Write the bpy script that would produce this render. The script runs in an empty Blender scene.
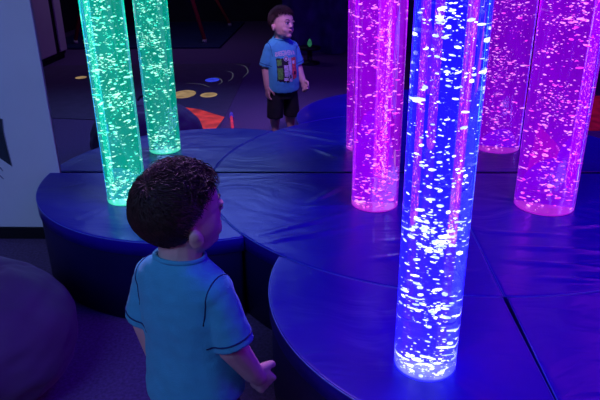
import bpy, bmesh, math, random
from mathutils import Vector, Matrix, noise
from mathutils.bvhtree import BVHTree
from mathutils.geometry import delaunay_2d_cdt
R = math.radians
PI = math.pi
S = bpy.context.scene
col = S.collection

# ------------------------------------------------------------------ camera
F_PX, PITCH, ROLL, YAW, CAM_H = 613.2, R(22.92), R(-0.811), R(2.57), 1.35
cam_d = bpy.data.cameras.new('camera')
cam_d.sensor_width = 36.0
cam_d.lens = F_PX / 600 * 36.0
cam_d.clip_start = .02
cam = bpy.data.objects.new('camera', cam_d)
col.objects.link(cam)
rt = Vector((math.cos(YAW), math.sin(YAW), 0))
fh = Vector((-math.sin(YAW), math.cos(YAW), 0))
fw = fh * math.cos(PITCH) - Vector((0, 0, 1)) * math.sin(PITCH)
up = fh * math.sin(PITCH) + Vector((0, 0, 1)) * math.cos(PITCH)
r2 = rt * math.cos(ROLL) + up * math.sin(ROLL)
u2 = -rt * math.sin(ROLL) + up * math.cos(ROLL)
cam.matrix_world = Matrix(((r2.x, u2.x, -fw.x, 0), (r2.y, u2.y, -fw.y, 0), (r2.z, u2.z, -fw.z, CAM_H), (0, 0, 0, 1)))
S.camera = cam

# ------------------------------------------------------------------ light, exposure
S.view_settings.view_transform = 'Standard'
S.view_settings.look = 'None'
S.view_settings.gamma = 1
S.view_settings.use_curve_mapping = False
S.view_settings.exposure = 0.0
try:
    S.cycles.max_bounces = 14
    S.cycles.transmission_bounces = 12
    S.cycles.glossy_bounces = 6
    S.cycles.transparent_max_bounces = 24
    S.cycles.caustics_reflective = False
    S.cycles.caustics_refractive = False
    S.cycles.sample_clamp_indirect = 4.0
except Exception:
    pass
wd = bpy.data.worlds.new('room_dark')
S.world = wd
wd.use_nodes = True
wd.node_tree.nodes['Background'].inputs[0].default_value = (.12, .09, .45, 1)
wd.node_tree.nodes['Background'].inputs[1].default_value = .12

def area(name, loc, size, power, colour, target=None, spread=180):
    d = bpy.data.lights.new(name, 'AREA')
    d.shape = 'RECTANGLE'
    d.size, d.size_y = size
    d.energy = power
    d.color = colour
    d.spread = R(spread)
    o = bpy.data.objects.new(name, d)
    o.location = loc
    if target:
        o.rotation_euler = (Vector(target) - Vector(loc)).to_track_quat('-Z', 'Y').to_euler()
    col.objects.link(o)
    return o
# dim blue room light from overhead, with three unseen fills added
area('ceiling_glow', (-1.5, -.5, 2.52), (2.0, 1.0), 27.0, (.24, .38, 1.0), (-1.5, 2.0, .6), 120)
area('fill_rear', (-2.2, -3.0, 2.52), (1.0, 1.0), 11.0, (.50, .38, 1.0), (-2.6, -3.6, 0))  # added fill, brightens the reflected red legs and cabinet
area('fill_violet', (2.1, 1.5, 2.52), (.9, .9), 18, (.62, .03, 1.0), (-.1, 1.3, .5))  # added fill, throws magenta on the boy's face and hand
area('fill_front', (-.5, 2.45, 2.52), (.3, .3), 1.9, (.62, .32, 1.0), (-.31, 1.12, .75), 36)  # added fill, brightens the boy's front in the mirror
area('ceiling_glow_blue', (.9, 1.5, 2.52), (1.2, 1.0), 30, (.03, .0, 1.0), (.8, 1.6, .35))

# ------------------------------------------------------------------ helpers
def tag(o, label=None, cat=None, group=None, kind=None):
    if label: o['label'] = label
    if cat: o['category'] = cat
    if group: o['group'] = group
    if kind: o['kind'] = kind
    return o

def empty(name, loc=(0, 0, 0), rz=0):
    o = bpy.data.objects.new(name, None)
    o.location = loc
    o.rotation_euler = (0, 0, rz)
    o.empty_display_size = .1
    col.objects.link(o)
    return o

def link(name, me, mat, parent=None, smooth=False):
    if mat is not None:
        me.materials.clear()
        me.materials.append(mat)
    if smooth:
        for p in me.polygons: p.use_smooth = True
    o = bpy.data.objects.new(name, me)
    col.objects.link(o)
    if parent is not None: o.parent = parent
    return o

def mesh(name, V, F, mat, parent=None, smooth=False):
    me = bpy.data.meshes.new(name)
    me.from_pydata([tuple(v) for v in V], [], F)
    me.validate()
    me.update()
    return link(name, me, mat, parent, smooth)

def from_bm(name, bm, mat, parent=None, smooth=False):
    bmesh.ops.recalc_face_normals(bm, faces=bm.faces[:])
    me = bpy.data.meshes.new(name)
    bm.to_mesh(me)
    bm.free()
    return link(name, me, mat, parent, smooth)

def box(bm, x0, x1, y0, y1, z0, z1, bev=0):
    m = Matrix.Translation(((x0+x1)/2, (y0+y1)/2, (z0+z1)/2)) @ Matrix.Diagonal((x1-x0, y1-y0, z1-z0, 1))
    r = bmesh.ops.create_cube(bm, size=1, matrix=m)
    if bev:
        es = list({e for v in r['verts'] for e in v.link_edges})
        bmesh.ops.bevel(bm, geom=es, offset=bev, segments=2, affect='EDGES', profile=.5)

def tube(bm, pts, rad, seg=10, cap=True):
    """tube swept along pts; rad number or list"""
    n = len(pts)
    pts = [Vector(p) for p in pts]
    rads = rad if isinstance(rad, (list, tuple)) else [rad]*n
    rings = []
    ref = None
    for i in range(n):
        t = (pts[min(i+1, n-1)] - pts[max(i-1, 0)]).normalized()
        if ref is None:
            ref = t.orthogonal().normalized()
        a = (ref - t*ref.dot(t)).normalized()
        ref = a
        b = t.cross(a)
        rings.append([bm.verts.new(pts[i] + (a*math.cos(2*PI*k/seg) + b*math.sin(2*PI*k/seg))*rads[i]) for k in range(seg)])
    for i in range(n-1):
        for k in range(seg):
            bm.faces.new((rings[i][k], rings[i][(k+1) % seg], rings[i+1][(k+1) % seg], rings[i+1][k]))
    if cap:
        bm.faces.new(rings[0][::-1])
        bm.faces.new(rings[-1])

def ell(bm, c, r, rot=None, seg=20, rings=12):
    m = Matrix.Translation(c)
    if rot: m = m @ rot
    m = m @ Matrix.Diagonal((r[0], r[1], r[2], 1))
    bmesh.ops.create_uvsphere(bm, u_segments=seg, v_segments=rings, radius=1, matrix=m)

def capsule(bm, p0, p1, r0, r1, seg=14):
    p0, p1 = Vector(p0), Vector(p1)
    d = (p1-p0)
    t = d.normalized()
    pts, rads = [], []
    for k in range(6):
        a = PI/2*(1-k/5)
        pts.append(p0 - t*r0*math.sin(a)); rads.append(max(r0*math.cos(a), 1e-4))
    for k in range(6):
        a = PI/2*(k/5)
        pts.append(p1 + t*r1*math.sin(a)); rads.append(max(r1*math.cos(a), 1e-4))
    tube(bm, pts, rads, seg)

def remesh(bm, voxel, smooth=0, disp=None):
    """fuse overlapping closed shapes into one continuous surface"""
    me = bpy.data.meshes.new('tmp')
    bmesh.ops.recalc_face_normals(bm, faces=bm.faces[:])
    bm.to_mesh(me)
    bm.free()
    o = bpy.data.objects.new('tmp', me)
    col.objects.link(o)
    m = o.modifiers.new('r', 'REMESH')
    m.mode = 'VOXEL'
    m.voxel_size = voxel
    if smooth:
        s = o.modifiers.new('s', 'SMOOTH')
        s.factor = .5
        s.iterations = smooth
    dg = bpy.context.evaluated_depsgraph_get()
    dg.update()
    out = bpy.data.meshes.new_from_object(o.evaluated_get(dg))
    bpy.data.objects.remove(o)
    if disp:
        for v, n in [(v, v.normal.copy()) for v in out.vertices]:
            v.co += n*disp(v.co)
    return out

# ------------------------------------------------------------------ materials
def mat(name):
    m = bpy.data.materials.new(name)
    m.use_nodes = True
    nt = m.node_tree
    return m, nt, nt.nodes['Principled BSDF'], nt.nodes['Material Output']

def simple(name, c, rough=.6, var=.12, scale=20, bump=0, bscale=60, metal=0, emit=None, es=0, sheen=0):
    m, nt, b, out = mat(name)
    N, L = nt.nodes, nt.links
    tc = N.new('ShaderNodeTexCoord')
    nz = N.new('ShaderNodeTexNoise')
    nz.inputs['Scale'].default_value = scale
    nz.inputs['Detail'].default_value = 5
    L.new(tc.outputs['Object'], nz.inputs['Vector'])
    rp = N.new('ShaderNodeValToRGB')
    rp.color_ramp.elements[0].position = .3
    rp.color_ramp.elements[1].position = .7
    rp.color_ramp.elements[0].color = tuple(x*(1-var) for x in c) + (1,)
    rp.color_ramp.elements[1].color = tuple(min(1, x*(1+var)) for x in c) + (1,)
    L.new(nz.outputs['Fac'], rp.inputs['Fac'])
    L.new(rp.outputs['Color'], b.inputs['Base Color'])
    b.inputs['Roughness'].default_value = rough
    b.inputs['Metallic'].default_value = metal
    if sheen: b.inputs['Sheen Weight'].default_value = sheen
    if emit:
        b.inputs['Emission Color'].default_value = emit + (1,)
        b.inputs['Emission Strength'].default_value = es
    if bump:
        n2 = N.new('ShaderNodeTexNoise')
        n2.inputs['Scale'].default_value = bscale
        n2.inputs['Detail'].default_value = 4
        L.new(tc.outputs['Object'], n2.inputs['Vector'])
        bp = N.new('ShaderNodeBump')
        bp.inputs['Strength'].default_value = bump
        bp.inputs['Distance'].default_value = .004
        L.new(n2.outputs['Fac'], bp.inputs['Height'])
        L.new(bp.outputs['Normal'], b.inputs['Normal'])
    return m

M_carpet = simple('carpet', (.155, .085, .22), .95, .3, 90, .6, 260)
M_wallp = simple('pale_wall_paint', (.90, .94, .92), .75, .04, 3, .1, 200)
M_dark = simple('dark_wall', (.02, .02, .035), .8, .2, 4)
M_black = simple('black_rubber', (.008, .008, .010), .5, .2, 30)
M_ceil = simple('ceiling_tile', (.05, .05, .06), .9, .1, 6)

def vinyl():
    m, nt, b, out = mat('blue_vinyl')
    N, L = nt.nodes, nt.links
    b.inputs['Base Color'].default_value = (.024, .006, .43, 1)
    b.inputs['Roughness'].default_value = .32
    b.inputs['Specular IOR Level'].default_value = .28
    tc = N.new('ShaderNodeTexCoord')
    n0 = N.new('ShaderNodeTexNoise'); n0.inputs['Scale'].default_value = 2.2; n0.inputs['Detail'].default_value = 2
    L.new(tc.outputs['Object'], n0.inputs['Vector'])
    mx = N.new('ShaderNodeVectorMath'); mx.operation = 'MULTIPLY_ADD'
    mx.inputs[1].default_value = (.5, .5, .5)
    L.new(n0.outputs['Color'], mx.inputs[0]); L.new(tc.outputs['Object'], mx.inputs[2])
    st = N.new('ShaderNodeMapping'); st.inputs['Rotation'].default_value = (0, 0, .35); st.inputs['Scale'].default_value = (1.6, 7, 1)
    L.new(mx.outputs[0], st.inputs['Vector'])
    n1 = N.new('ShaderNodeTexNoise'); n1.inputs['Scale'].default_value = 1.3; n1.inputs['Detail'].default_value = 3
    L.new(st.outputs[0], n1.inputs['Vector'])
    b1 = N.new('ShaderNodeBump'); b1.inputs['Strength'].default_value = .35; b1.inputs['Distance'].default_value = .02
    L.new(n1.outputs['Fac'], b1.inputs['Height'])
    n2 = N.new('ShaderNodeTexNoise'); n2.inputs['Scale'].default_value = 500
    L.new(tc.outputs['Object'], n2.inputs['Vector'])
    b2 = N.new('ShaderNodeBump'); b2.inputs['Strength'].default_value = .12; b2.inputs['Distance'].default_value = .001
    L.new(n2.outputs['Fac'], b2.inputs['Height']); L.new(b1.outputs[0], b2.inputs['Normal'])
    L.new(b2.outputs[0], b.inputs['Normal'])
    return m
M_vinyl = vinyl()
M_pipe = simple('blue_piping', (.12, .2, .65), .3, .1, 30)
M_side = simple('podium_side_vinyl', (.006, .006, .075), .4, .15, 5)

m, nt, b, out = mat('mirror_silver')
b.inputs['Base Color'].default_value = (.86, .88, .90, 1)
b.inputs['Metallic'].default_value = 1
b.inputs['Roughness'].default_value = 0
M_mirror = m

# ------------------------------------------------------------------ room shell
MY = 2.6985           # front face of the mirror
def slab(name, x0, x1, y0, y1, z0, z1, m, bev=0):
    bm = bmesh.new()
    box(bm, x0, x1, y0, y1, z0, z1, bev)
    o = from_bm(name, bm, m)
    o['kind'] = 'structure'
    return o
XL, XR, YB, ZC = -4.3, 3.4, -6.2, 2.6
slab('floor', XL, XR, YB, 2.80, -.05, 0, M_carpet)
slab('ceiling', XL, XR, YB, 2.80, ZC, ZC+.05, M_ceil)
slab('wall_front', XL-.05, XR+.05, 2.72, 2.80, 0, ZC, M_dark)
slab('wall_left', XL-.05, XL, YB, 2.72, 0, ZC, M_dark)
slab('wall_right', XR, XR+.05, YB, 2.72, 0, ZC, M_dark)
slab('wall_back', XL-.05, XR+.05, YB-.05, YB, 0, ZC, M_dark)
slab('trim_1', XL, -1.262, 2.688, 2.719, .062, ZC-.002, M_wallp, .002)     # pale wall board beside the mirror
slab('baseboard_front', XL, -1.30, 2.682, 2.719, .001, .061, M_black)

mir = mesh('wall_mirror', [(-1.2585, 2.699, .02), (3.38, 2.699, .02), (3.38, 2.699, 2.55), (-1.2585, 2.699, 2.55),
                           (-1.2585, 2.712, .02), (3.38, 2.712, .02), (3.38, 2.712, 2.55), (-1.2585, 2.712, 2.55)],
           [(0, 1, 2, 3), (4, 7, 6, 5), (0, 4, 5, 1), (3, 2, 6, 7), (0, 3, 7, 4), (1, 5, 6, 2)], M_mirror)
tag(mir, 'large wall mirror behind the padded seats, reflecting the dark room', 'mirror')

# grey sticker on the pale wall
M_sticker = simple('sticker_grey', (.035, .05, .07), .6, .3, 30)
M_sticker_edge = simple('sticker_edge', (.35, .36, .42), .6, .1, 30)
st = empty('wall_sticker', (-1.52, 2.686, .30))
tag(st, 'dark grey creature-like sticker with a pale edge on the wall by the mirror', 'sticker')
def plate(name, pts, y0, y1, m, parent, off=(0, 0)):
    n = len(pts)
    V = [(x-off[0], y0, z-off[1]) for x, z in pts] + [(x-off[0], y1, z-off[1]) for x, z in pts]
    Fs = [tuple(range(n)), tuple(range(2*n-1, n-1, -1))] + [(i, i+n, (i+1) % n+n, (i+1) % n) for i in range(n)]
    return mesh(name, V, Fs, m, parent)
body = [(-1.486, .612), (-1.492, .55), (-1.490, .462), (-1.487, .382), (-1.500, .392), (-1.537, .423), (-1.62, .44), (-1.66, .52), (-1.64, .60), (-1.56, .63)]
plate('body_patch', [(x, z) for x, z in body], 0, .0015, M_sticker, st, (-1.52, .30))
edge_l = body[:4]
bm = bmesh.new(); tube(bm, [(x+1.52+.001, -.001, z-.30) for x, z in edge_l], .0022, 6)
from_bm('pale_edge', bm, M_sticker_edge, st, True)
for a, c in (((-1.56, .385), (-1.534, .357)), ((-1.575, .345), (-1.538, .316)), ((-1.60, .33), (-1.57, .30))):
    bm = bmesh.new(); tube(bm, [(a[0]+1.52, -.001, a[1]-.30), ((a[0]+c[0])/2+1.523, -.001, (a[1]+c[1])/2-.297), (c[0]+1.52, -.001, c[1]-.30)], [.002, .004, .001], 6)
    from_bm('claw', bm, M_sticker_edge, st, True)

# ------------------------------------------------------------------ padded podiums
PZ = .35
def inset(pts, d):
    n = len(pts); out = []
    for i in range(n):
        p0, p, p1 = Vector(pts[i-1]), Vector(pts[i]), Vector(pts[(i+1) % n])
        a, c = (p-p0).normalized(), (p1-p).normalized()
        n0, n1 = Vector((-a.y, a.x)), Vector((-c.y, c.x))
        k = (n0+n1)
        k = k/max(k.length_squared/2, .9) if k.length > 1e-6 else n0
        out.append(p + k*d)
    return out

def clean(pts, tol=.004):
    o = []
    for q in pts:
        if not o or (Vector(q)-Vector(o[-1])).length > tol: o.append(q)
    if (Vector(o[0])-Vector(o[-1])).length < tol: o.pop()
    return o

def in_poly(q, P):
    c = False; j = len(P)-1
    for i in range(len(P)):
        a, b = P[i], P[j]
        if (a.y > q.y) != (b.y > q.y) and q.x < (b.x-a.x)*(q.y-a.y)/(b.y-a.y)+a.x: c = not c
        j = i
    return c

def edge_dist(q, P):
    m_ = 9
    for i in range(len(P)):
        a, b = P[i-1], P[i]
        ab = b-a; L2 = ab.length_squared
        t = max(0, min(1, (q-a).dot(ab)/L2)) if L2 > 0 else 0
        d = (a+ab*t-q).length_squared
        if d < m_: m_ = d
    return math.sqrt(m_)

TUBE_SPOTS = [(-.839, 2.367, .082), (.202, 2.328, .095), (.884, 2.319, .116), (.255, 1.295, .078)]
def wrinkle(x, y):
    """soft creases of stretched vinyl, gathered round each tube"""
    z = .0022*noise.noise(Vector((x*3, y*3, 0)))
    for i, (tx, ty, tr) in enumerate(TUBE_SPOTS):
        dx, dy = x-tx, y-ty
        d = math.hypot(dx, dy)
        if d < tr*1.02: continue
        a = math.atan2(dy, dx)
        k = math.exp(-(d-tr)/.16)*min(1, (d-tr)/.012)
        z += .006*k*abs(noise.noise(Vector((math.cos(a)*3.2+i*7, math.sin(a)*3.2, d*1.2))))
    # long diagonal drag lines
    for (px, py, ang, ln, wd, h) in CREASES:
        ux, uy = math.cos(ang), math.sin(ang)
        s_ = (x-px)*ux+(y-py)*uy; t_ = -(x-px)*uy+(y-py)*ux - .10*s_*s_
        if abs(s_) < ln: z += 1.8*h*math.exp(-(t_/wd)**2)*math.cos(s_/ln*PI/2)
    return z
CREASES = [(-.05, 2.15, .55, .30, .010, .0035), (-.1, 2.02, .35, .35, .014, .003), (.32, 2.0, .15, .16, .010, .004), (.30, 1.88, .25, .2, .012, .004),
           (.38, 1.76, .1, .15, .012, .0035), (.74, 2.05, -.12, .2, .010, .0045), (.80, 1.93, -.1, .2, .012, .005), (.76, 1.82, -.14, .18, .012, .005), (.82, 1.72, -.05, .2, .012, .005),
           (.95, 2.12, .2, .15, .010, .004), (0.0, 2.42, .9, .12, .01, .004), (.02, 2.30, .1, .12, .01, .004)]

def cushion(name, pts, z0, z1, r, m, parent, wr=None):
    """pts counter-clockwise; rounded top edge"""
    bm = bmesh.new()
    layers = [(0, z0)]
    for k in range(0, 6):
        a = PI/2*k/5
        layers.append((r*(1-math.cos(a)), z1-r+r*math.sin(a)))
    layers.append((r*1.6, z1))
    prev = None
    first = None
    for d, z in layers:
        ring = [bm.verts.new((q.x, q.y, z)) for q in inset(pts, d)]
        if prev:
            for i in range(len(ring)):
                j = (i+1) % len(ring)
                bm.faces.new((prev[i], prev[j], ring[j], ring[i]))
        else: first = ring
        prev = ring
    if wr is None:
        lim = [Vector((v.co.x, v.co.y)) for v in prev]
        grid = []
    else:
        lim = [Vector((v.co.x, v.co.y)) for v in prev]
        xs = [q.x for q in lim]; ys = [q.y for q in lim]
        h = .0125
        grid = []
        y = min(ys)+h
        while y < max(ys):
            x = min(xs)+h
            while x < max(xs):
                q = Vector((x, y))
                if in_poly(q, lim) and edge_dist(q, lim) > .009: grid.append(q)
                x += h
            y += h
    nb = len(lim)
    r_ = delaunay_2d_cdt(lim+grid, [], [list(range(nb))], 1, 1e-7)
    vs = [prev[i] if i < nb else None for i in range(len(r_[0]))]
    for i, q in enumerate(r_[0]):
        if vs[i] is None:
            w = min(1, edge_dist(q, lim)/.05)
            vs[i] = bm.verts.new((q.x, q.y, z1+(wr(q.x, q.y)*w if wr else 0)))
    for f in r_[2]:
        try: bm.faces.new([vs[i] for i in f])
        except ValueError: pass
    bm.faces.new(first[::-1])
    o = from_bm(name, bm, m, parent)
    for p in o.data.polygons: p.use_smooth = len(p.vertices) <= 4
    return o

def module(pts, label, cat='podium', group='padded podium seats'):
    pts = clean(pts)
    c = sum((Vector(p) for p in pts), Vector((0, 0)))/len(pts)
    root = empty('padded_podium', (c.x, c.y, 0))
    tag(root, label, cat, group)
    loc = [(p[0]-c.x, p[1]-c.y) for p in pts]
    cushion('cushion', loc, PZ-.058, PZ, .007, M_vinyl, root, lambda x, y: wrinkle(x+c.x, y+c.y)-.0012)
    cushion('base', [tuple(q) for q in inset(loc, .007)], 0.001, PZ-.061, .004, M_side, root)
    bm = bmesh.new()
    e = inset(loc, .0012)
    tube(bm, [(q.x, q.y, PZ-.0035) for q in e+[e[0]]], .0020, 6, False)
    from_bm('piping', bm, M_pipe, root, True)
    return root

CX, CY, RB = .543, 2.69, 1.07
G = .0015
def arc(cx, cy, r, a0, a1, n=40):
    return [(cx+r*math.cos(a0+(a1-a0)*k/n), cy+r*math.sin(a0+(a1-a0)*k/n)) for k in range(n+1)]
# big half circle against the mirror: two quarter modules
module([(CX-G, CY)] + arc(CX-G, CY, RB, PI, 1.5*PI), 'quarter-round blue padded podium against the mirror under the narrower pink tube')
module([(CX+G, CY)] + arc(CX+G, CY, RB, 1.5*PI, 2*PI), 'quarter-round blue padded podium against the mirror under the wide magenta tube')
# left half circle, cut by the big one
LX, LY, RL = -.58, 2.69, .73
big = RB+.004
def cut_arc(cx, cy, r, X, Y, RR, a0, a1, n=200):
    return [q for q in arc(cx, cy, r, a0, a1, n) if (q[0]-X)**2+(q[1]-Y)**2 > RR*RR]
outer = cut_arc(LX, LY, RL, CX, CY, big, PI, 2*PI, 120)
tip = outer[-1]
a_tip = math.atan2(tip[1]-CY, tip[0]-CX)
inner = arc(CX, CY, big, a_tip % (2*PI), PI, 30)
module(outer + inner[1:], 'half-round blue padded podium at the left, holding the green tube')
# front half circle, cut by the big one: two halves either side of the seam
FX, FY, RF = CX, 1.70, .72
left_o = cut_arc(FX-G, FY, RF, CX, CY, big, PI*.5, PI*1.5, 160)      # from the top left round to the front
a0 = math.atan2(left_o[0][1]-CY, left_o[0][0]-CX) % (2*PI)
inn = arc(CX, CY, big, 1.5*PI-.006, a0, 24)
module(left_o + inn[:-1], 'front blue padded podium under the blue tube, left of the seam')
right = [(2*CX-x, y) for x, y in (left_o + inn[:-1])][::-1]
module(right, 'front blue padded podium right of the seam, nearest the lower right corner')

# ------------------------------------------------------------------ bubble tubes
def tube_mats(name, body_c, e_out, e_in, bub_c, e_b, tint, top=1.0):
    # outer wall: water-filled acrylic that refracts, with the LED-lit glow of the water
    m, nt, b, out = mat(name+'_tube_wall')
    N, L = nt.nodes, nt.links
    N.remove(b)
    g = N.new('ShaderNodeBsdfGlass'); g.inputs['IOR'].default_value = 1.33; g.inputs['Roughness'].default_value = 0
    g.inputs['Color'].default_value = tint + (1,)
    e = N.new('ShaderNodeEmission'); e.inputs['Color'].default_value = body_c + (1,); e.inputs['Strength'].default_value = e_out
    if top < 1:      # the LED sits at the foot, the water dims with height
        tz = N.new('ShaderNodeTexCoord'); sp = N.new('ShaderNodeSeparateXYZ'); L.new(tz.outputs['Object'], sp.inputs[0])
        fr = N.new('ShaderNodeMapRange'); fr.inputs['From Min'].default_value = 0; fr.inputs['From Max'].default_value = .9
        fr.inputs['To Min'].default_value = e_out*1.15; fr.inputs['To Max'].default_value = e_out*top
        L.new(sp.outputs['Z'], fr.inputs['Value']); L.new(fr.outputs[0], e.inputs['Strength'])
    a = N.new('ShaderNodeAddShader')
    L.new(g.outputs[0], a.inputs[0]); L.new(e.outputs[0], a.inputs[1]); L.new(a.outputs[0], out.inputs[0])
    wall = m
    m, nt, b, out = mat(name+'_lit_water')
    N, L = nt.nodes, nt.links
    N.remove(b)
    t = N.new('ShaderNodeBsdfTransparent')
    e = N.new('ShaderNodeEmission'); e.inputs['Color'].default_value = body_c + (1,)
    tc = N.new('ShaderNodeTexCoord'); mp = N.new('ShaderNodeMapping'); mp.inputs['Scale'].default_value = (9, 9, 2.5)
    nz = N.new('ShaderNodeTexNoise'); nz.inputs['Scale'].default_value = 2; nz.inputs['Detail'].default_value = 3
    L.new(tc.outputs['Object'], mp.inputs[0]); L.new(mp.outputs[0], nz.inputs['Vector'])
    mr = N.new('ShaderNodeMapRange'); mr.inputs['From Min'].default_value = .35; mr.inputs['From Max'].default_value = .68
    mr.inputs['To Min'].default_value = e_in*.45; mr.inputs['To Max'].default_value = e_in*1.6
    L.new(nz.outputs['Fac'], mr.inputs['Value']); L.new(mr.outputs[0], e.inputs['Strength'])
    a = N.new('ShaderNodeAddShader')
    L.new(t.outputs[0], a.inputs[0]); L.new(e.outputs[0], a.inputs[1]); L.new(a.outputs[0], out.inputs[0])
    water = m
    m, nt, b, out = mat(name+'_bubble')
    N, L = nt.nodes, nt.links
    N.remove(b)
    e = N.new('ShaderNodeEmission'); e.inputs['Strength'].default_value = e_b  # bubbles emit by themselves, standing in for the LED light they catch
    tc = N.new('ShaderNodeTexCoord'); nz = N.new('ShaderNodeTexNoise'); nz.inputs['Scale'].default_value = 45
    L.new(tc.outputs['Object'], nz.inputs['Vector'])
    rp = N.new('ShaderNodeValToRGB')
    rp.color_ramp.elements[0].position = .40; rp.color_ramp.elements[1].position = .60
    rp.color_ramp.elements[0].color = tuple(bub_c[0]) + (1,); rp.color_ramp.elements[1].color = tuple(bub_c[1]) + (1,)
    L.new(nz.outputs['Fac'], rp.inputs['Fac']); L.new(rp.outputs[0], e.inputs['Color'])
    L.new(e.outputs[0], out.inputs[0])
    bub = m
    m.cycles.emission_sampling = 'NONE'
    water.cycles.emission_sampling = 'NONE'
    return wall, water, bub
M_plug = simple('tube_base_disc', (.5, .5, .6), .3, .1, 20)
M_cap = simple('tube_top_cap', (.02, .02, .03), .4, .1, 20)

ico = bmesh.new(); bmesh.ops.create_icosphere(ico, subdivisions=1, radius=1)
ICO_V = [v.co.copy() for v in ico.verts]
ICO_F = [tuple(v.index for v in f.verts) for f in ico.faces]
ico.free()

def bubble_tube(x, y, dia, label, mats, seed, n_bub, plug_e, inner_r=.80, size=1.0, crumbs=25):
    rnd = random.Random(seed)
    rad = dia/2
    Ht = 1.95
    wall, water, bub = mats
    root = empty('bubble_tube', (x, y, PZ+.0015))
    tag(root, label, 'bubble tube', 'bubble tubes on the padded podiums')
    bm = bmesh.new()
    seg = 72
    tube(bm, [(0, 0, 0), (0, 0, .003), (0, 0, Ht)], [rad-.002, rad, rad], seg)
    o = from_bm('clear_tube', bm, wall, root)
    for p in o.data.polygons: p.use_smooth = len(p.vertices) == 4
    bm = bmesh.new()
    tube(bm, [(0, 0, .03), (0, 0, Ht-.08)], [rad*inner_r]*2, 48)
    o = from_bm('water_column', bm, water, root)
    for p in o.data.polygons: p.use_smooth = len(p.vertices) == 4
    bm = bmesh.new()
    tube(bm, [(0, 0, .002), (0, 0, .004)], [rad*.9, rad*.9], 48)
    o = from_bm('base_disc', bm, plug_e, root)
    bm = bmesh.new()
    tube(bm, [(0, 0, Ht+.001), (0, 0, Ht+.035)], [rad*1.06]*2, 48)
    from_bm('top_cap', bm, M_cap, root)
    # bubbles: flattened, clustered in rising puffs
    V, Fs = [], []
    puffs = [(rnd.uniform(.01, Ht-.12), rnd.uniform(-.45, .45)*rad, rnd.uniform(-.4, .4)*rad) for _ in range(46)]
    for i in range(n_bub):
        if i < crumbs:        # crumbs of air rising off the base plate
            a = rnd.uniform(0, 2*PI); q = rad*.85*math.sqrt(rnd.random()); z = .006+abs(rnd.gauss(0, .022)); bx, by = q*math.cos(a), q*math.sin(a)
        elif rnd.random() < .48:
            pz, px, py = rnd.choice(puffs)
            z = rnd.gauss(pz, .018); bx = rnd.gauss(px, rad*.22); by = rnd.gauss(py, rad*.22)
        else:
            z = rnd.uniform(.006, Ht-.1); a = rnd.uniform(0, 2*PI); q = rad*.80*math.sqrt(rnd.random())
            bx, by = q*math.cos(a), q*math.sin(a)
        q = math.hypot(bx, by)
        if q > rad*.86: bx *= rad*.86/q; by *= rad*.86/q
        z = min(max(z, .008), Ht-.1)
        u = rnd.random()
        s = (.0011 if u < .50 else .0022 if u < .84 else .0042)*rnd.uniform(.7, 1.35)*size
        sx = s*rnd.uniform(1.0, 2.4); sy = s*rnd.uniform(1.0, 1.8); sz = s*rnd.uniform(.5, 1.05)
        a = rnd.uniform(0, PI); ca, sa = math.cos(a), math.sin(a)
        t = rnd.uniform(-.35, .35)
        k = len(V)
        for v in ICO_V:
            vx, vy, vz = v.x*sx, v.y*sy, v.z*sz + v.x*sx*t
            V.append((bx+vx*ca-vy*sa, by+vx*sa+vy*ca, z+vz))
        Fs += [tuple(j+k for j in f) for f in ICO_F]
    o = mesh('bubbles', V, Fs, bub, root, True)
    o['kind'] = 'stuff'
    return root

BLUE = tube_mats('blue', (.010, .006, 1.0), 1.35, .10, ((.35, .45, 1), (.9, .95, 1)), 2.2, (.93, .95, 1), .28)
PINK = tube_mats('pink', (.34, 0.0, .88), .27, .10, ((.95, .04, .72), (1, .42, .92)), 1.35, (1, .88, 1))
PINK2 = tube_mats('magenta', (.27, 0.0, .86), .27, .09, ((.95, .04, .72), (1, .45, .92)), 1.35, (1, .88, 1))
GREEN = tube_mats('green', (.0, .36, .27), .30, .14, ((.05, .8, .55), (.6, 1, .8)), 1.6, (.92, 1, .97))
def led(name, c, e): return simple(name, (.3, .3, .35), .3, .1, 20, emit=c, es=e)
bubble_tube(-.839, 2.367, .163, 'green glowing bubble tube on the left podium', GREEN, 3, 2600, led('led_green', (.1, 1, .7), .5), .8, .88)
bubble_tube(.202, 2.328, .190, 'pink glowing bubble tube behind the blue one, left of it', PINK, 5, 1700, led('led_pink', (1, .05, .9), .2), .66, .85)
bubble_tube(.884, 2.319, .232, 'wide magenta glowing bubble tube at the far right', PINK2, 8, 1600, led('led_magenta', (1, .05, .9), .2), .8, .92)
bubble_tube(.255, 1.295, .155, 'blue glowing bubble tube standing nearest, full of white bubbles', BLUE, 11, 1850, led('led_blue', (.10, .14, 1), .3), .8, .9, 130)

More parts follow.
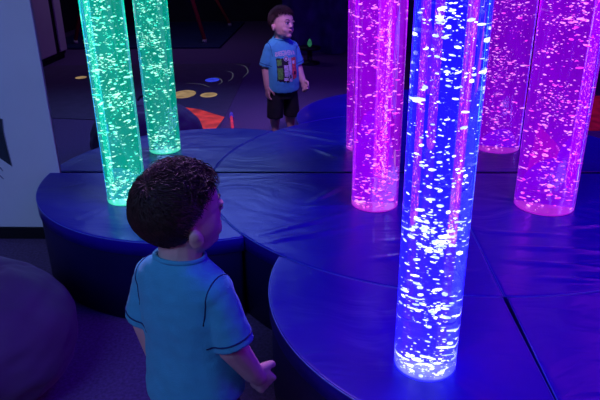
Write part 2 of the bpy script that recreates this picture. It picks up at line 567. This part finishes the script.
# ------------------------------------------------------------------ bean bag
M_bean = simple('purple_bean_bag_fabric', (.10, .035, .14), .75, .12, 8, .3, 30, sheen=.2)
def bean():
    root = empty('bean_bag', (-1.17, 1.59, 0))
    tag(root, 'round dark purple bean bag on the floor in the lower left', 'bean bag')
    bm = bmesh.new()
    bmesh.ops.create_icosphere(bm, subdivisions=6, radius=1)
    for v in bm.verts:
        d = v.co.normalized()
        a = math.atan2(d.y, d.x)
        h = d.z
        rr = 1 + .03*math.cos(3*a+.6) + .035*noise.noise(d*2.3) + .018*noise.noise(d*6)
        rr -= .05*max(0, h)**3 * (0.5+.5*math.cos(8*a))      # gathers at the top
        rr -= .05*math.exp(-((math.sin((a-1.0)*1.5))/.07)**2)*(.3+.7*max(0, h))*.35
        x, y = d.x*.36*rr, d.y*.36*rr
        z = .19 + h*.235*rr
        if h > .85: z -= (h-.85)*.25
        if z < .012: z = .004 + .008*math.exp((z-.012)*10)
        v.co = (x, y, z)
    from_bm('fabric_body', bm, M_bean, root, True)
    bm = bmesh.new()
    tube(bm, [(-.03, 0, .425), (0, 0, .455), (.03, .01, .455), (.05, .01, .42)], .008, 8)
    from_bm('handle_loop', bm, M_bean, root, True)
bean()

# ------------------------------------------------------------------ boy
M_skin = simple('skin', (.80, .50, .42), .55, .05, 12)
M_skin.node_tree.nodes['Principled BSDF'].inputs['Subsurface Weight'].default_value = .0
M_shirt = simple('turquoise_cotton', (.07, .50, .66), .85, .06, 30, .35, 300, sheen=.15)
M_stitch = simple('navy_stitching', (.01, .03, .14), .8, .1, 60)
M_short = simple('black_shorts_cotton', (.012, .012, .016), .9, .2, 40)
M_hair = simple('dark_brown_hair', (.04, .015, .012), .6, .35, 60)
M_white_eye = simple('eye_white', (.75, .75, .75), .25, .02, 10)
M_iris = simple('eye_iris', (.02, .01, .008), .2, .1, 10)
M_lip = simple('lip', (.5, .17, .15), .5, .05, 10)
M_shoe = simple('grey_shoe', (.12, .12, .14), .7, .2, 30)
M_sole = simple('white_sole', (.6, .6, .6), .6, .05, 30)

BOY = empty('boy_person', (-.304, 1.135, 0), R(-27))
BOY.scale = (.98, .98, 1.012)
tag(BOY, 'small boy in a turquoise t-shirt and black shorts, seen from behind, watching the tubes', 'person')
HC = Vector((.004, .008, .826))                     # head centre
HM = Matrix.Translation(HC) @ Matrix.Rotation(R(-24), 4, 'Z') @ Matrix.Rotation(R(6), 4, 'X') @ Matrix.Rotation(R(5), 4, 'Y') @ Matrix.Scale(1.055, 4)

def body():
    bm = bmesh.new()
    hp = lambda *p: HM @ Vector(p)
    hr = HM.to_3x3().to_4x4()
    def he(c, r, rot=None): ell(bm, hp(*c), r, hr @ rot if rot else hr)      # the head matrix carries the scale
    he((0, -.010, .024), (.070, .082, .072))
    he((0, .018, .02), (.064, .062, .062))
    he((0, .022, -.036), (.056, .056, .056))
    he((0, .040, -.010), (.054, .040, .046))
    for s in (-1, 1): he((s*.036, .012, -.012), (.029, .050, .050))
    for s in (-1, 1):
        he((s*.029, .050, -.036), (.022, .020, .022))
        he((s*.034, .014, -.052), (.022, .026, .022))
        he((s*.072, -.008, -.022), (.0080, .015, .021), Matrix.Rotation(s*R(-20), 4, 'Z'))
        he((s*.077, -.013, -.012), (.0055, .011, .012), Matrix.Rotation(s*R(-24), 4, 'Z'))
        he((s*.026, .071, .012), (.019, .010, .006))
    he((0, .057, -.074), (.022, .018, .016))
    he((0, .066, -.046), (.021, .015, .012))
    capsule(bm, hp(0, .074, .006), hp(0, .083, -.020), .006, .0085)
    for s in (-1, 1): he((s*.008, .078, -.023), (.007, .007, .0055))
    capsule(bm, (0, -.004, .70), (.004, 0, .80), .047, .046)
    # trunk
    ell(bm, (0, 0, .62), (.100, .062, .085))
    ell(bm, (0, .008, .52), (.098, .072, .10))
    ell(bm, (0, 0, .43), (.100, .074, .07))
    capsule(bm, (-.075, -.002, .682), (.075, -.002, .682), .030, .030)
    # arms: left hangs straight, right swings slightly forward
    L_ = [(-.084, -.002, .672), (-.114, -.012, .54), (-.118, .010, .43)]
    R_ = [(.084, -.002, .672), (.117, .002, .545), (.134, .052, .448)]
    for A in (L_, R_):
        capsule(bm, A[0], A[1], .029, .033)
        capsule(bm, A[1], A[2], .034, .025)
    # legs
    for s in (-1, 1):
        capsule(bm, (s*.052, 0, .41), (s*.060, .008, .235), .056, .038)
        capsule(bm, (s*.060, .002, .225), (s*.062, -.008, .07), .037, .024)
        ell(bm, (s*.060, -.020, .165), (.033, .033, .055))
        capsule(bm, (s*.062, -.012, .03), (s*.070, .07, .022), .022, .017)
    # hands
    def hand(w, d, palm_n, thumb, curl, S_=1.22):
        """w wrist, d direction of the fingers, palm_n palm normal, thumb side direction"""
        w, d, pn, th = Vector(w), Vector(d).normalized(), Vector(palm_n).normalized(), Vector(thumb).normalized()
        def capsule_(b_, p, q, r0, r1, sg=14):
            capsule(b_, w+(Vector(p)-w)*S_, w+(Vector(q)-w)*S_, r0*S_, r1*S_, sg)
        capsule_(bm, w, w + d*.02, .019, .017)
        rot = Matrix((th, d, pn)).transposed().to_4x4()
        ell(bm, w + (d*.035 + pn*.002)*S_, (.024*S_, .028*S_, .0125*S_), rot)
        lens = [.034, .039, .036, .029]
        for i in range(4):
            base = w + d*.055 + th*(.0165 - .011*i) - pn*.001
            a = 0
            p = base - d*.01
            capsule_(bm, p, base, .0068, .0066, 10)
            p = base
            for seg_i, fr in enumerate((.44, .31, .25)):
                a += curl[seg_i]*(1+.06*i)
                q = p + (d*math.cos(a) + pn*math.sin(a))*lens[i]*fr
                capsule_(bm, p, q, .0066-.0004*seg_i, .0061-.0005*seg_i, 10)
                p = q
        tb = w + d*.018 + th*.016 + pn*.004
        t1 = tb + (d*.62 + th*.62 + pn*.25).normalized()*.026
        t2 = t1 + (d*.85 + th*.05 + pn*.55).normalized()*.022
        capsule_(bm, tb, t1, .0105, .0078, 10)
        capsule_(bm, t1, t2, .0078, .0062, 10)
    hand(L_[2], (-.03, .10, -1), (1, .1, 0), (.1, 1, .1), (.25, .4, .35))
    hand(R_[2], (.22, .55, -.80), (-.85, .35, -.05), (.45, .6, .62), (.75, 1.25, 1.0))
    return remesh(bm, .0032, 5)
body_me = body()
body_o = link('body', body_me, M_skin, BOY, True)

# shirt -------------------------------------------------------------
def shirt():
    bm = bmesh.new()
    rings = [(.386, .121, .093, .006), (.40, .122, .094, .006), (.45, .118, .091, .010), (.52, .114, .086, .012), (.60, .112, .079, .003),
             (.66, .112, .071, .0), (.695, .106, .062, -.003), (.716, .082, .055, -.004), (.734, .055, .050, -.003)]
    n = 48
    prev = None; first = None
    for z, rx, ry, oy in rings:
        ring = []
        for k in range(n):
            a = 2*PI*k/n
            c, s = math.cos(a), math.sin(a)
            e = .86
            x = rx*math.copysign(abs(c)**e, c); y = ry*math.copysign(abs(s)**e, s)+oy
            zz = z + (.010*math.cos(2*a) if z < .41 else 0) + (-.008*s if z > .70 else 0)
            ring.append(bm.verts.new((x, y, zz)))
        if prev:
            for k in range(n): bm.faces.new((prev[k], prev[(k+1) % n], ring[(k+1) % n], ring[k]))
        else: first = ring
        prev = ring
    bm.faces.new(first[::-1]); bm.faces.new(prev)
    for s, e1 in ((-1, (-.120, -.012, .552)), (1, (.124, .004, .550))):
        p0 = Vector((s*.086, -.002, .678)); p1 = Vector(e1)
        tube(bm, [p0, p0.lerp(p1, .25), p0.lerp(p1, .6), p1], [.037, .041, .043, .046], 28)
        ell(bm, (s*.088, -.002, .672), (.036, .046, .038))
    def disp(co):
        w = max(0, 1-abs(co.z-.50)/.16)
        return .0030*w*noise.noise(Vector((co.x*22, co.y*22, co.z*7))) + .0016*noise.noise(co*45)
    return remesh(bm, .0042, 3, disp)
shirt_me = shirt()
SH = link('tee_shirt', shirt_me, M_shirt, BOY, True)
bvh = BVHTree.FromPolygons([v.co.copy() for v in shirt_me.vertices], [tuple(p.vertices) for p in shirt_me.polygons])

def band(name, c, axis, radii, m, w=.0035, off=.001, n=48, a0=0, a1=2*PI):
    """stitched band: points on a circle round axis snapped to the shirt"""
    axis = Vector(axis).normalized(); c = Vector(c)
    u = axis.orthogonal().normalized(); v = axis.cross(u)
    pts = []
    for k in range(n+1):
        a = a0+(a1-a0)*k/n
        d = u*math.cos(a)+v*math.sin(a)
        hit = bvh.ray_cast(c + d*radii, -d)
        if hit[0] is not None and (hit[0]-c).length < radii: pts.append(hit[0] + hit[1]*off)
    bm = bmesh.new()
    tube(bm, pts, w, 6)
    return from_bm(name, bm, m, SH, True)
for s, e1 in ((-1, Vector((-.120, -.012, .552))), (1, Vector((.124, .004, .550)))):
    p0 = Vector((s*.086, -.002, .678))
    ax = (e1-p0).normalized()
    band('cuff_stitching', e1 - ax*.018, ax, .075, M_stitch, .0020, 0)
    band('shoulder_seam', (s*.094, -.002, .665), (1, 0, -.12*s), .075, M_stitch, .0016, 0)
bm = bmesh.new()
tube(bm, [(.0545*math.cos(a)+0, .0505*math.sin(a)-.003, .7355-.008*math.sin(a)) for a in [2*PI*k/32 for k in range(33)]], .0052, 8, False)
from_bm('collar', bm, M_shirt, SH, True)

# print on the chest: word and panels
M_pw = simple('print_white', (.72, .72, .78), .7, .05, 60)
M_pk = simple('print_black', (.01, .01, .015), .7, .1, 60)
M_pg = simple('print_green', (.12, .42, .05), .7, .5, 90)
M_pr = simple('print_red', (.65, .08, .10), .7, .4, 90)
M_pl = simple('print_grey', (.55, .52, .62), .7, .4, 90)
def on_chest(x, z, lift):
    hit = bvh.ray_cast(Vector((x, .3, z)), Vector((0, -1, 0)))
    return (hit[0] + hit[1]*lift) if hit[0] is not None else Vector((x, .09, z))
def chest_poly(name, pts, lift, m, cell=.006):
    """flat outline (x,z) cut into a grid and laid on the chest"""
    bm = bmesh.new()
    f = bm.faces.new([bm.verts.new((x, 0, z)) for x, z in pts])
    xs = [p[0] for p in pts]; zs = [p[1] for p in pts]
    x = min(xs)+cell
    while x < max(xs):
        bmesh.ops.bisect_plane(bm, geom=bm.verts[:]+bm.edges[:]+bm.faces[:], plane_co=(x, 0, 0), plane_no=(1, 0, 0)); x += cell
    z = min(zs)+cell
    while z < max(zs):
        bmesh.ops.bisect_plane(bm, geom=bm.verts[:]+bm.edges[:]+bm.faces[:], plane_co=(0, 0, z), plane_no=(0, 0, 1)); z += cell
    bmesh.ops.triangulate(bm, faces=bm.faces[:])
    for v in bm.verts: v.co = on_chest(v.co.x, v.co.z, lift)
    return from_bm(name, bm, m, SH)
# word, arched: middle letters taller
def word(txt, w, h, z0):
    cu = bpy.data.curves.new('word', 'FONT')
    cu.body = txt
    cu.size = 1
    cu.align_x = 'CENTER'
    cu.offset = .035
    o = bpy.data.objects.new('word', cu)
    col.objects.link(o)
    dg = bpy.context.evaluated_depsgraph_get(); dg.update()
    me = bpy.data.meshes.new_from_object(o.evaluated_get(dg))
    bpy.data.objects.remove(o)
    bm = bmesh.new(); bm.from_mesh(me)
    xs = [v.co.x for v in bm.verts]; ys = [v.co.y for v in bm.verts]
    x0, x1, y0, y1 = min(xs), max(xs), min(ys), max(ys)
    for k in range(1, 24):
        bmesh.ops.bisect_plane(bm, geom=bm.verts[:]+bm.edges[:]+bm.faces[:], plane_co=(x0+(x1-x0)*k/24, 0, 0), plane_no=(1, 0, 0))
    bmesh.ops.triangulate(bm, faces=bm.faces[:])
    for v in bm.verts:
        u = (v.co.x-x0)/(x1-x0)*2-1; t = (v.co.y-y0)/(y1-y0)
        # local +x is the wearer's right; read from the front the text runs to local -x
        x = -u*w/2
        z = z0 + h*t*(1-.25*abs(u)) - .004*u*u
        v.co = on_chest(x, z, .0016)
    return from_bm('printed_word', bm, M_pw, SH)
word('AVENGERS', .150, .036, .628)
rndp = random.Random(4)
def ragged(x0, x1, z0, z1, j):
    p = []
    n = 7
    for k in range(n): p.append((x0+(x1-x0)*k/n, z0+rndp.uniform(-j, j)))
    for k in range(n): p.append((x1+rndp.uniform(-j, j)*.4, z0+(z1-z0)*k/n))
    for k in range(n): p.append((x1+(x0-x1)*k/n, z1+rndp.uniform(-j, j)*.5))
    for k in range(n): p.append((x0+rndp.uniform(-j, j)*.4, z1+(z0-z1)*k/n))
    return p
flip = lambda P: [(-x, z) for x, z in P][::-1]
for x0, x1, m, z0 in ((.028, .072, M_pg, .462), (-.014, .030, M_pk, .452), (-.036, -.012, M_pl, .455), (-.074, -.038, M_pr, .470)):
    chest_poly('printed_panel', flip(ragged(x0, x1, z0, .612, .006)), .0012, M_pk if m is M_pg else m)
for x0, x1, z0, z1, m in ((.032, .068, .475, .55, M_pg), (.036, .066, .565, .605, M_pg), (-.010, .022, .49, .565, M_pl), (-.006, .026, .462, .484, M_pw),
                          (-.034, -.014, .53, .57, M_pw), (-.030, -.018, .475, .50, M_pk), (-.066, -.050, .50, .52, M_pk), (-.062, -.044, .57, .59, M_pw)):
    chest_poly('printed_patch', flip(ragged(x0, x1, z0, z1, .003)), .0020, m)
# ring emblem
for (ra, m) in ((.0175, M_pw), (.0135, M_pk), (.009, M_pw)):
    chest_poly('ring_emblem', [(-.002+ra*math.cos(2*PI*k/24), .608+ra*math.sin(2*PI*k/24)) for k in range(24)], .0024+(.0175-ra)*.06, m)

# shorts
def shorts():
    bm = bmesh.new()
    n = 40
    def loft(rings):
        prev = None; first = None
        for cx, cy, z, rx, ry in rings:
            ring = [bm.verts.new((cx+rx*math.cos(2*PI*k/n), cy+ry*math.sin(2*PI*k/n), z)) for k in range(n)]
            if prev:
                for k in range(n): bm.faces.new((prev[k], prev[(k+1) % n], ring[(k+1) % n], ring[k]))
            else: first = ring
            prev = ring
        bm.faces.new(first[::-1]); bm.faces.new(prev)
    loft([(0, 0, .33, .110, .082), (0, 0, .38, .113, .085), (0, .002, .43, .108, .080)])
    for s in (-1, 1):
        loft([(s*.066, .006, .195, .058, .062), (s*.063, .005, .25, .058, .064), (s*.057, .002, .33, .056, .072), (s*.054, 0, .37, .054, .074)])
    return remesh(bm, .005, 3, lambda co: .002*noise.noise(co*30))
link('shorts', shorts(), M_short, BOY, True)
# shoes
for s in (-1, 1):
    bm = bmesh.new()
    ell(bm, (s*.064, .0, .040), (.031, .045, .036)); ell(bm, (s*.070, .062, .030), (.032, .044, .026))
    capsule(bm, (s*.062, -.012, .05), (s*.062, -.010, .075), .030, .029)
    sh = link('shoe', remesh(bm, .004, 2), M_shoe, BOY, True)
    for v in sh.data.vertices: v.co.z = max(v.co.z, .010)
    bm = bmesh.new()
    pts = [(s*.067+.035*math.cos(a)+(.005*s if math.sin(a) > 0 else 0), .030+.082*math.sin(a)) for a in [2*PI*k/30 for k in range(30)]]
    lo = [bm.verts.new((x, y, .001)) for x, y in pts]; hi = [bm.verts.new((x, y, .014)) for x, y in pts]
    bm.faces.new(lo[::-1]); bm.faces.new(hi)
    for k in range(30): bm.faces.new((lo[k], lo[(k+1) % 30], hi[(k+1) % 30], hi[k]))
    from_bm('sole', bm, M_sole, sh)

# face
for s in (-1, 1):
    bm = bmesh.new(); ell(bm, HM @ Vector((s*.027, .0705, .000)), (.0118, .0078, .0062), HM.to_3x3().to_4x4(), 16, 10)
    ey = from_bm('eye', bm, M_white_eye, BOY, True)
    bm = bmesh.new(); ell(bm, HM @ Vector((s*.027+.002, .0772, .000)), (.0052, .0022, .0055), HM.to_3x3().to_4x4(), 14, 8)
    from_bm('iris', bm, M_iris, ey, True)
    bm = bmesh.new()
    tube(bm, [HM @ Vector((s*(.012+.028*t), .0815-.014*t*t-.004*t, .0180+.004*math.sin(t*PI*.8))) for t in [k/6 for k in range(7)]], [.0012, .0024, .0028, .0026, .0022, .0017, .001], 8)
    from_bm('eyebrow', bm, M_hair, BOY, True)
    bm = bmesh.new()
    tube(bm, [HM @ Vector((s*(.015+.025*t), .0790-.0085*t*t, .0045+.0034*math.sin(t*PI))) for t in [k/6 for k in range(7)]], .0013, 6)
    from_bm('eyelashes', bm, M_hair, BOY, True)
bm = bmesh.new()
tube(bm, [HM @ Vector((x, .0800-12*x*x, -.0460+abs(x)*.12)) for x in [-.019+.038*k/10 for k in range(11)]], [.001, .002, .003, .0034, .0034, .003, .0034, .0034, .003, .002, .001], 8)
from_bm('lips', bm, M_lip, BOY, True)

# hair: scalp cap + many locks
def hair():
    rnd = random.Random(21)
    C = Vector((0, -.013, .020)); RX, RY, RZ = .0745, .0895, .0815
    def inside(d):
        """keep direction d on the scalp?"""
        y, z, x = d.y, d.z, d.x
        if z < -.80: return False
        if y > .40 and z < .60+.05*math.sin(9*x): return False
        if abs(x) > .55 and y > -.18 and z < -.02 + max(0, y)*.9: return False
        if y > -.12 and z < .05+.75*y: return False
        if y < -.05 and z < -.76+.25*abs(x): return False
        return True
    tp = lambda d: 1-.17*max(0, -d.z)**1.3+.02*max(0, d.z)      # skull narrows to the nape
    bm = bmesh.new()
    bmesh.ops.create_icosphere(bm, subdivisions=5, radius=1)
    dl = [f for f in bm.faces if not inside(f.calc_center_median().normalized())]
    bmesh.ops.delete(bm, geom=dl, context='FACES')
    for v in bm.verts:
        d = v.co.normalized()
        k = 1 + .02*noise.noise(d*5)
        v.co = HM @ (C + Vector((d.x*RX*k*tp(d), d.y*RY*k*tp(d), d.z*RZ*k)))
    top = bm.faces[:]
    r = bmesh.ops.solidify(bm, geom=top, thickness=.004)
    cap = from_bm('hair', bm, M_hair, BOY, True)
    V, Fs = [], []
    crown = Vector((.05, -.55, .83)).normalized()
    cnt = 0
    while cnt < 5200:
        d = Vector((rnd.gauss(0, 1), rnd.gauss(0, 1), rnd.gauss(0, 1))).normalized()
        if not inside(d): continue
        cnt += 1
        t = d - crown*1.0
        t = (t - d*t.dot(d))
        if t.length < .05: t = Vector((rnd.uniform(-1, 1), rnd.uniform(-1, 1), 0)); t = t-d*t.dot(d)
        t.normalize()
        swirl = d.cross(t)
        t = (t + swirl*.35 + Vector((rnd.gauss(0, .12), rnd.gauss(0, .12), rnd.gauss(0, .12)))).normalized()
        topness = max(0, d.z-.45)
        frontness = max(0, d.y*.9+d.z*.6-.35)
        Ln = rnd.uniform(.012, .022)*(1+.9*topness+1.6*frontness)
        lift = rnd.uniform(.0004, .0016) + topness*rnd.uniform(.001, .016) + frontness*rnd.uniform(.0, .022)
        if frontness > .1 and rnd.random() < .5: t = (t + Vector((rnd.gauss(0, .9), rnd.gauss(0, .9), rnd.gauss(0, .9)))).normalized(); Ln *= 1.15
        curl = rnd.uniform(-1, 1)*(.2+1.5*frontness)
        w = rnd.uniform(.0009, .0019)
        pts = []
        side = d.cross(t).normalized()
        for k in range(6):
            s = k/5
            dd = (d + (t*math.cos(curl*s*2)+side*math.sin(curl*s*2))*(Ln*s/.08)).normalized()
            h = 1 + (lift*math.sin(s*2.2)*1.0 - .0006)/.08
            pts.append(HM @ (C + Vector((dd.x*RX*h*tp(dd), dd.y*RY*h*tp(dd), dd.z*RZ*h))))
        base = len(V)
        for k, p in enumerate(pts):
            tt = (pts[min(k+1, 5)]-pts[max(k-1, 0)]).normalized()
            a = tt.orthogonal().normalized(); b2 = tt.cross(a)
            ww = w*(1-.85*(k/5)**2)
            for j in range(3):
                an = 2*PI*j/3
                V.append(p + (a*math.cos(an)+b2*math.sin(an))*ww)
        for k in range(5):
            for j in range(3):
                Fs.append((base+k*3+j, base+k*3+(j+1) % 3, base+k*3+3+(j+1) % 3, base+k*3+3+j))
    o = mesh('locks', V, Fs, M_hair, cap, True)
    o['kind'] = 'stuff'
hair()

# ------------------------------------------------------------------ things seen in the mirror (they stand behind the photographer)
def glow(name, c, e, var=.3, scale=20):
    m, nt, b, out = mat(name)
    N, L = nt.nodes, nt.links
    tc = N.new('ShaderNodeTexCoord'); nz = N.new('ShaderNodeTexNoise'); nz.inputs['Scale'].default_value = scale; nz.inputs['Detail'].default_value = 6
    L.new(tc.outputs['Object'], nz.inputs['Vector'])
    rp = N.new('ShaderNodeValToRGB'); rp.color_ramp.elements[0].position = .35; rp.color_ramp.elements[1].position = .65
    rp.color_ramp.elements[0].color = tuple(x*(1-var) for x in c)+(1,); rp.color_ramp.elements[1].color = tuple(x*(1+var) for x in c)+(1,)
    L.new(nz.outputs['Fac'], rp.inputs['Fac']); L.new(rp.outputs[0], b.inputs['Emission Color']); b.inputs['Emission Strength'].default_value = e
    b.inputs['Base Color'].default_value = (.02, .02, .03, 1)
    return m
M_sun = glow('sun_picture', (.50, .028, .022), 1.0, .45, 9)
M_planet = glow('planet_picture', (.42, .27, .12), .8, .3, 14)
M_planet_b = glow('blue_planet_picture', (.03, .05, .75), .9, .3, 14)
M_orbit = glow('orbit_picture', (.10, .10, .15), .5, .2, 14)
M_matdark = simple('dark_mat_print', (.12, .085, .15), .9, .12, 12)
rug = empty('solar_system_mat', (-1.3, -.6, 0))
tag(rug, 'dark floor mat with glowing red sun, tan planets and orbit arcs, seen in mirror', 'floor mat')
def floor_poly(name, pts, z0, z1, m, parent, off):
    n = len(pts)
    V = [(x-off[0], y-off[1], z0) for x, y in pts]+[(x-off[0], y-off[1], z1) for x, y in pts]
    return mesh(name, V, [tuple(range(n))[::-1], tuple(range(n, 2*n))]+[(i, (i+1) % n, (i+1) % n+n, i+n) for i in range(n)], m, parent)
off = (-1.3, -.6)
floor_poly('mat_base', [(-1.45, 1.16), (-1.86, .7), (-3.3, -.2), (-3.3, -1.9), (-.7, -2.05), (-.62, .2), (-.66, .86), (-1.1, .9)][::-1] if False else [(-3.3, -1.9), (-.9, -2.0), (-.83, .88), (-1.1, .92), (-1.45, .6), (-3.3, .3)], .001, .005, M_matdark, rug, off)
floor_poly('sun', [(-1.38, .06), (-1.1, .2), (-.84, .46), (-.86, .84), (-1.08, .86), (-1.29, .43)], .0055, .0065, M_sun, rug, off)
def disc(name, cx, cy, rx, ry, m, rot=0):
    pts = []
    for k in range(28):
        a = 2*PI*k/28
        x, y = rx*math.cos(a), ry*math.sin(a)
        pts.append((cx+x*math.cos(rot)-y*math.sin(rot), cy+x*math.sin(rot)+y*math.cos(rot)))
    return floor_poly(name, pts, .0055, .0065, m, rug, off)
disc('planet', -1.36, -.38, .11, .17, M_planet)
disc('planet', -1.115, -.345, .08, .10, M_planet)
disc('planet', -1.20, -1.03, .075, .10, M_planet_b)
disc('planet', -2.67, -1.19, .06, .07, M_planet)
def orbit(pts):
    bm = bmesh.new()
    P = [Vector((x-off[0], y-off[1], .007)) for x, y in pts]
    Q = []
    for i in range(len(P)-1):
        for k in range(5):
            t = k/5
            a, b_, c, d = P[max(i-1, 0)], P[i], P[i+1], P[min(i+2, len(P)-1)]
            Q.append(.5*((2*b_)+(c-a)*t+(2*a-5*b_+4*c-d)*t*t+(3*b_-a-3*c+d)*t**3))
    Q.append(P[-1])
    n = len(Q)
    tube(bm, Q, [.002+.006*math.sin(PI*i/(n-1)) for i in range(n)], 6)
    for v in bm.verts: v.co.z = .0065 + (v.co.z-.007)*.05
    from_bm('orbit_arc', bm, M_orbit, rug)
orbit([(-1.06, -1.90), (-.95, -1.80), (-.87, -1.45), (-.89, -1.15)])
orbit([(-1.13, -1.51), (-1.04, -1.40), (-1.00, -1.12), (-1.02, -.95)])
orbit([(-1.21, -1.18), (-1.13, -1.10), (-1.08, -.92), (-1.10, -.80)])
orbit([(-1.45, -.88), (-1.28, -.82), (-1.16, -.67)])
# a light toy streak by the mat corner
M_st1 = glow('toy_red_glow', (.7, .03, .10), .8); M_st2 = glow('toy_blue_glow', (.06, .03, .6), .8)
wand = empty('light_wand', (-.76, .58, 0.001)); tag(wand, 'small red and blue glowing wand on the floor by the sun picture', 'toy wand')
bm = bmesh.new(); tube(bm, [(-.02, -.10, .012), (.035, .22, .012)], .011, 10); from_bm('red_rod', bm, M_st1, wand, True)
bm = bmesh.new(); tube(bm, [(-.035, -.20, .018), (-.02, -.10, .018)], [.012, .018], 10); from_bm('blue_tip', bm, M_st2, wand, True)

# red mat on the right, emitting its own red
M_red = glow('red_mat_glow', (.30, .003, .04), .5, .35, 10)
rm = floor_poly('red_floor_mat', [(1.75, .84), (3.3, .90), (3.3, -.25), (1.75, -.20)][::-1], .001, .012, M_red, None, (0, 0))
tag(rm, 'glowing red mat on the floor, its corner reflected at the right edge', 'floor mat')

# climbing / swing frame with red legs on a dark blue mat
M_leg = simple('red_painted_tube', (.95, .10, .08), .4, .1, 20)
M_tip = simple('pale_rubber_foot', (.55, .5, .5), .7, .1, 20)
M_blue_mat = simple('dark_blue_mat', (.012, .028, .11), .7, .2, 6)
bm = bmesh.new(); box(bm, -4.0, -1.45, -5.9, -3.12, .001, .031, .01)
tag(from_bm('crash_mat', bm, M_blue_mat), 'dark blue mat on the floor beneath the red-legged swing frame', 'floor mat')
sf = empty('swing_frame', (-2.6, -4.35, .032)); tag(sf, 'red-legged swing frame standing on the dark blue mat, reflected at top left', 'swing frame')
def P_(x, y, z): return (x+2.6, y+4.35, z-.032)
TZ = 2.1
for tx, tyy, sx in ((-1.72, -3.44, -.27), (-1.63, -5.28, -.60), (-3.58, -3.44, .37), (-3.6, -5.28, .37)):
    topx = tx + sx*TZ*.85
    bm = bmesh.new(); tube(bm, [P_(tx, tyy, .075), P_(topx, tyy, TZ)], .028, 14)
    lg = from_bm('leg', bm, M_leg, sf, True)
    bm = bmesh.new(); tube(bm, [P_(tx, tyy, .033), P_(tx, tyy, .078)], [.036, .031], 14)
    from_bm('foot', bm, M_tip, lg, True)
bm = bmesh.new(); tube(bm, [P_(-3.0, -3.44, TZ), P_(-2.1, -3.44, TZ)], .028, 12); from_bm('crossbar', bm, M_leg, sf, True)
bm = bmesh.new(); tube(bm, [P_(-3.0, -5.28, TZ), P_(-2.6, -5.28, TZ)], .028, 12); from_bm('crossbar', bm, M_leg, sf, True)
bm = bmesh.new(); tube(bm, [P_(-2.6, -5.4, TZ+.05), P_(-2.6, -3.3, TZ+.05)], .032, 12); from_bm('top_beam', bm, M_leg, sf, True)

# pale cabinet with black edges
M_cab = simple('pale_cabinet_panel', (.75, .64, .66), .5, .05, 3)
cb = empty('storage_cabinet', (-3.79, -1.9, 0)); tag(cb, 'tall pale cabinet with black edges, reflected between wall and green tube', 'cabinet')
bm = bmesh.new(); box(bm, -.42, .44, -.62, .9, .05, 1.9, .02); from_bm('carcass', bm, M_black, cb)
bm = bmesh.new(); box(bm, -.40, .42, -.60, .88, .001, .05); from_bm('plinth', bm, M_black, cb)
for y0, y1 in ((-.27, .87), (-.60, -.40)):
    bm = bmesh.new(); box(bm, .442, .47, y0, y1, .10, 1.87, .012); d = from_bm('door', bm, M_cab, cb)
    bm = bmesh.new(); tube(bm, [(.485, y1-.05, 1.0), (.485, y1-.05, 1.16)], .006, 8); from_bm('handle', bm, M_black, d, True)

# dark drape behind, with a little green lamp in a dish
M_drape = simple('dark_violet_drape', (.06, .04, .20), .7, .4, 5, .5, 14)
def drape():
    V, Fs = [], []
    nx, nz = 150, 40
    for layer in (0, 1):
        for j in range(nz+1):
            z = .01 + 2.3*j/nz
            for i in range(nx+1):
                x = -.55 + 2.6*i/nx
                y = -2.62 + .05*math.sin(x*15+.8*math.sin(z*2)) + .06*noise.noise(Vector((x*4, 0, z*3))) + .05*noise.noise(Vector((x*10, 3, z*8))) - layer*.006
                V.append((x, y, z))
    W = nx+1; off2 = W*(nz+1)
    for j in range(nz):
        for i in range(nx):
            a = j*W+i
            Fs.append((a, a+W, a+W+1, a+1)); Fs.append((a+off2, a+off2+1, a+off2+W+1, a+off2+W))
    return mesh('drape', V, Fs, M_drape, None, True)
tag(drape(), 'dark crumpled violet drape hanging behind the boy in the mirror', 'drape')
M_green = glow('green_lamp_glow', (.04, .30, .16), .5)
lp = empty('night_light', (-.19, -1.95, .0)); tag(lp, 'small green glowing bud-shaped light on a dark round stool', 'night light')
bm = bmesh.new()
pr = [(0, .20), (.014, .205), (.026, .225), (.024, .25), (.014, .275), (.004, .29)]
tube(bm, [(0, 0, z) for _, z in pr], [max(r_, .003) for r_, _ in pr], 16); from_bm('bulb', bm, M_green, lp, True)
bm = bmesh.new(); tube(bm, [(0, 0, .001), (0, 0, .02), (0, 0, .03), (0, 0, .15), (0, 0, .17), (0, 0, .2)], [.12, .12, .03, .03, .13, .135], 32); from_bm('stand', bm, M_black, lp, True)
